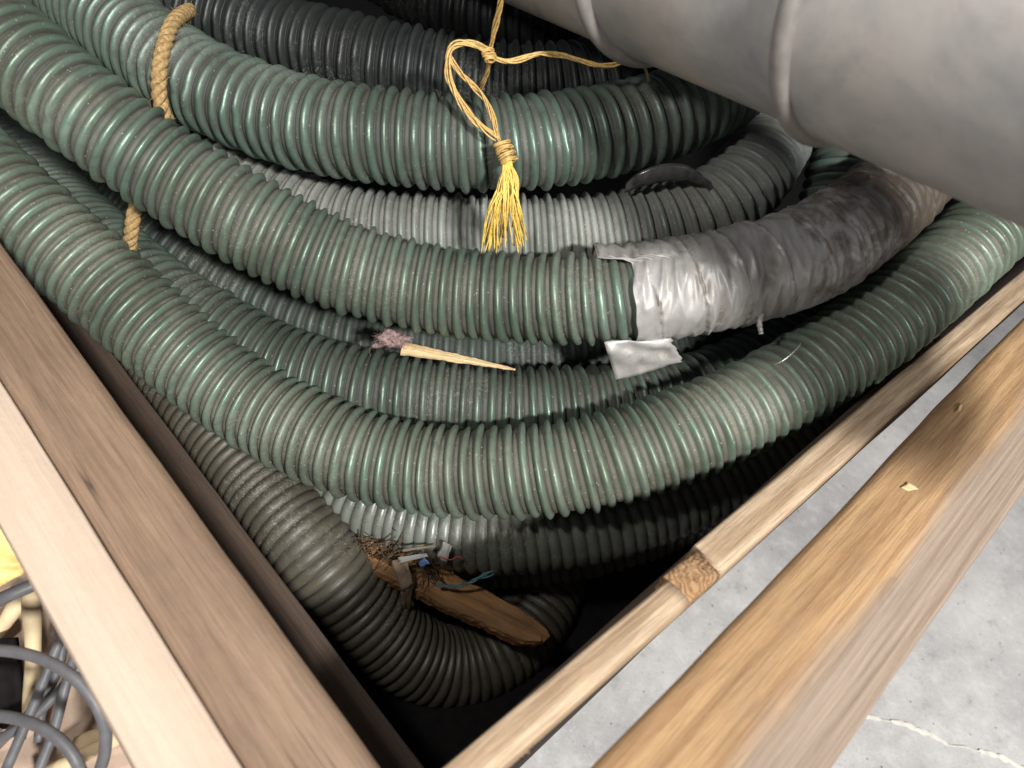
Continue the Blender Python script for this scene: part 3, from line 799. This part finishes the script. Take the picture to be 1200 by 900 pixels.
# ------------------------------------------------------------------ broken board and scraps in the corner
def broken():
    p0, p1 = PD(424, 645, .955), PD(636, 748, .945)
    x = p1 - p0; L = np.linalg.norm(x); x /= L
    z = CAM - p0; z -= x * (z @ x); z /= np.linalg.norm(z); z = z - 0.45 * down; z -= x * (z @ x); z /= np.linalg.norm(z); y = np.cross(z, x)
    V, F = [], []; ns = 60
    prof = [(-1, -1), (-1, -0.3), (-1, .4), (-.9, 1), (-.3, 1), (.3, 1), (.9, 1), (1, .4), (1, -0.3), (1, -1), (.3, -1), (-.3, -1)]
    n = len(prof)
    for i in range(ns):
        t = i / (ns - 1)
        for j, (py, pz) in enumerate(prof):
            w = 0.0215 * (0.80 + 0.25 * math.sin(math.pi * min(1, t * 1.05)) + 0.20 * mn.noise((t * 4, py * 2, 7))) * (1 - 0.5 * max(0, (t - 0.88) / 0.12) ** 2)
            e = (0.022 * mn.noise((py * 3.3, pz * 2.2, 5)) + 0.012 * mn.noise((py * 9, pz * 5, 8))) if i in (0, ns - 1) else 0
            V.append((L * t + e, py * w + 0.0022 * mn.noise((t * 30, py * 3, pz * 3)), pz * 0.011 + 0.0030 * mn.noise((t * 9, py * 3, pz * 3 + 4))))
    for i in range(ns - 1):
        for j in range(n):
            k = (j + 1) % n; F.append((i * n + j, i * n + k, (i + 1) * n + k, (i + 1) * n + j))
    F.append(tuple(range(n))[::-1]); F.append(tuple((ns - 1) * n + j for j in range(n)))
    o = link('broken_board', V, F, M_BROKEN, smooth=False)
    mw = Matrix.Identity(4)
    for i in range(3):
        mw[i][0] = x[i]; mw[i][1] = y[i]; mw[i][2] = z[i]; mw[i][3] = p0[i]
    o.matrix_world = mw
    return o
tag(broken(), 'broken splintered orange board wedged in the dark bottom corner of the crate', 'board')
card = empty('cardboard_strip', PD(468, 680, .92)); tag(card, 'folded brown cardboard strip hanging over the broken board into the dark gap', 'cardboard')
adopt(sheet('upper_fold', M_CARD, [PD(459, 657, .918), PD(477, 655, .915), PD(484, 684, .915), PD(470, 694, .92)], 8, 8, 0.004, 0.0008, None, 2), card)
adopt(sheet('lower_fold', M_CARD, [PD(470, 694, .921), PD(485, 683, .917), PD(480, 716, .955), PD(472, 720, .96)], 8, 8, 0.003, 0.0008, None, 5), card)
tag(sheet('paper_scrap', M_PAPER, [PD(512, 652, .912), PD(520, 634, .91), PD(530, 640, .908), PD(523, 660, .91)], 8, 8, 0.005, 0.0005, None, 6, 0.1), 'torn grey paper scrap standing up beside the blue plastic on the broken board', 'paper')
tag(sheet('paper_strip', M_PAPER, [PD(466, 653, .914), PD(500, 648, .912), PD(502, 652, .910), PD(468, 660, .912)], 10, 4, 0.004, 0.0005, None, 9), 'narrow grey paper strip lying across the scraps on the broken board', 'paper')
tag(sheet('plastic_scrap', M_BLUEPL, [PD(490, 660, .908), PD(497, 653, .906), PD(504, 660, .906), PD(493, 665, .908)], 5, 5, 0.003, 0.0006, None, 3), 'tiny crumpled blue plastic scrap among the debris on the broken board', 'plastic')
v, f_ = join(twisted([PD(512, 686, .925), PD(535, 687, .92), PD(552, 682, .915), PD(566, 674, .915), PD(578, 669, .918)], 0.0022, 2, 0.03) + [tube([PD(560, 678, .915), PD(572, 676, .916), PD(580, 672, .92)], 0.0012)])
tag(link('wire_offcut', v, f_, M_TEAL), 'thin teal wire offcut sticking out to the right of the debris', 'wire')
v, f_ = tube([PD(515, 652, .908), PD(528, 656, .907), PD(536, 652, .91), PD(543, 655, .91)], 0.0007)
tag(link('thread', v, f_, M_RED), 'fine red thread at the right of the torn paper scrap', 'thread')
v, f_ = tube([PD(472, 645, .913), PD(492, 642, .911), PD(511, 640, .912)], lambda t: 0.0022 * (1 - 0.5 * t))
tag(link('twig', v, f_, M_CARD), 'thin brown twig lying above the grey paper strip', 'twig')
parts = []
for _ in range(46):
    c = PD(448 + rng.normal() * 17, 642 + rng.normal() * 8, .94 + rng.normal() * .006)
    d = rng.normal(size=3) * 0.013
    parts.append(tube([c - d, c + rng.normal(size=3) * 0.004, c + d], 0.0005 + 0.0006 * rng.rand(), 0.006, 5))
for _ in range(35):
    c = PD(505 + rng.normal() * 14, 668 + rng.normal() * 8, .93 + rng.normal() * .004); d = rng.normal(size=3) * 0.010
    parts.append(tube([c - d, c + rng.normal(size=3) * 0.004, c + d], 0.0005, 0.006, 5))
for _ in range(28):
    t = rng.rand(); c = PD(430 + 36 * t + rng.normal() * 4, 672 + 52 * t + rng.normal() * 4, .945 + rng.normal() * .005); d = rng.normal(size=3) * 0.009
    parts.append(tube([c - d, c + rng.normal(size=3) * 0.004, c + d], 0.0006, 0.006, 5))
v, f_ = join(parts); fb = link('fibre_litter', v, f_, M_FIBRE); fb['kind'] = 'stuff'

# ------------------------------------------------------------------ small litter on hoses and rails
tag(sheet('torn_fibre', M_CARD, [PD(610, 866, .54), PD(621, 858, .542), PD(627, 876, .55), PD(611, 889, .555)], 8, 8, 0.005, 0.003, None, 4, 0.3), 'torn grey brown fibre hanging off the outer edge of the right rail', 'fibre')
v, f_ = tube([PD(905, 428, .74), PD(915, 424, .735), PD(927, 415, .735), PD(936, 406, .738), PD(938, 402, .742)], 0.0007, 0.002, 6)
tag(link('wire_staple', v, f_, M_STEEL), 'thin bent wire staple on the outer edge of the right rail', 'staple')
tag(sheet('wood_chip', M_SPLINT, [PZ(1056, 571, .770), PZ(1066, 565, .7715), PZ(1077, 573, .770), PZ(1064, 575, .7695)], 5, 4, 0.0008, 0.0010, None, 4, 0.3), 'small pale wood chip on the upper side of the orange beam', 'chip', 'wood chips on the beam')
tag(sheet('wood_chip', M_SPLINT, [PZ(1121, 483, .770), PZ(1125, 475, .7715), PZ(1129, 472, .770), PZ(1126, 481, .7695)], 5, 4, 0.0006, 0.0008, None, 7, 0.3), 'tiny bright wood chip higher up on the orange beam', 'chip', 'wood chips on the beam')
# ------------------------------------------------------------------ what lies outside the crate at lower left
sheetb = board('card_board', M_BOARDPINK, box(-0.55, 0.15, 0.42), AX, 0.72, [(0.0, 0), (0.0, -0.012), (0.75, -0.012), (0.75, 0)], None, 0.003, seg=0.03, seed=11)
tag(sheetb, 'pinkish brown board outside the crate under the grey cable and the sticks', 'board')
def stick(p, q, r, label):
    v, f_ = tube([p, 0.5 * (np.array(p) + q) + rng.normal(size=3) * 0.002, q], lambda t: r * (1 + 0.10 * math.sin(t * 9)), 0.01, 12)
    o = link('wooden_stick', v, f_, M_STICK)
    return tag(o, label, 'stick', 'wooden sticks beside the crate')
stick(PD(36, 690, .80), PD(38, 840, .76), 0.0085, 'upright pale stick crossed by the big grey cable loop')
stick(PD(38, 800, .80), PD(62, 930, .76), 0.0085, 'pale stick continuing below the upright one under the lower cable loop')
stick(PD(-20, 760, .81), PD(26, 700, .82), 0.009, 'weathered stick leaning at the left edge under the yellow sheet')
stick(PD(40, 915, .72), PD(180, 845, .74), 0.0075, 'lower of the two pale sticks touching the pale plank at bottom left')
stick(PD(90, 872, .755), PD(170, 835, .76), 0.0075, 'upper of the two pale sticks touching the pale plank at bottom left')
ys = sheet('foil_sheet', M_YELLOW, [PD(-40, 622, .66), PD(12, 598, .66), PD(38, 668, .68), PD(-40, 712, .68)], 20, 20, 0.010, 0.002, None, 5)
tag(ys, 'shiny crumpled yellow sheet glaring in the light at the left edge', 'sheet')
bt = sheet('shade_sheet', M_BLACK, [PD(-30, 752, .785), PD(16, 748, .785), PD(34, 890, .765), PD(-30, 900, .765)], 10, 10, 0.004, 0.01, None, 7)  # flat black sheet put in for the shade of a dark gap
tag(bt, 'black sheet, painted shade of the dark tray behind the grey cable loops at the left edge', 'opening')
def cable():
    def loop(cx, cy, rx, ry, t0, t1, dep, k=14):
        return [PD(cx + rx * math.cos(t), cy + ry * math.sin(t), dep + 0.01 * math.sin(3 * t)) for t in np.linspace(t0, t1, k)]
    parts = [tube(loop(-8, 868, 132, 106, -1.9, 0.5, .66), 0.0052, 0.005, 12),
             tube(loop(-10, 925, 108, 86, -1.9, 0.3, .65), 0.0052, 0.005, 12),
             tube([PD(80, 728, .73), PD(60, 775, .72), PD(36, 835, .71), PD(8, 900, .70)], 0.0048, 0.006, 12),
             tube([PD(92, 755, .74), PD(78, 800, .72), PD(62, 860, .71), PD(40, 915, .70)], 0.0048, 0.006, 12),
             tube([PD(105, 768, .75), PD(60, 820, .73), PD(20, 855, .72), PD(-20, 872, .72)], 0.0048, 0.006, 12),
             tube([PD(50, 822, .74), PD(20, 850, .73), PD(-20, 890, .73)], 0.0048, 0.006, 12),
             tube([PD(-20, 712, .72), PD(12, 697, .72), PD(45, 683, .73), PD(70, 670, .74)], 0.0065, 0.006, 12),
             tube([PD(68, 735, .76), PD(72, 770, .75), PD(50, 830, .74), PD(45, 870, .73)], 0.0045, 0.006, 12)]
    v, f_ = join(parts); return link('cable', v, f_, M_CABLE)
tag(cable(), 'loosely coiled grey cable lying outside the crate at bottom left', 'cable')

if __name__ == '__main__' and False:
    pass
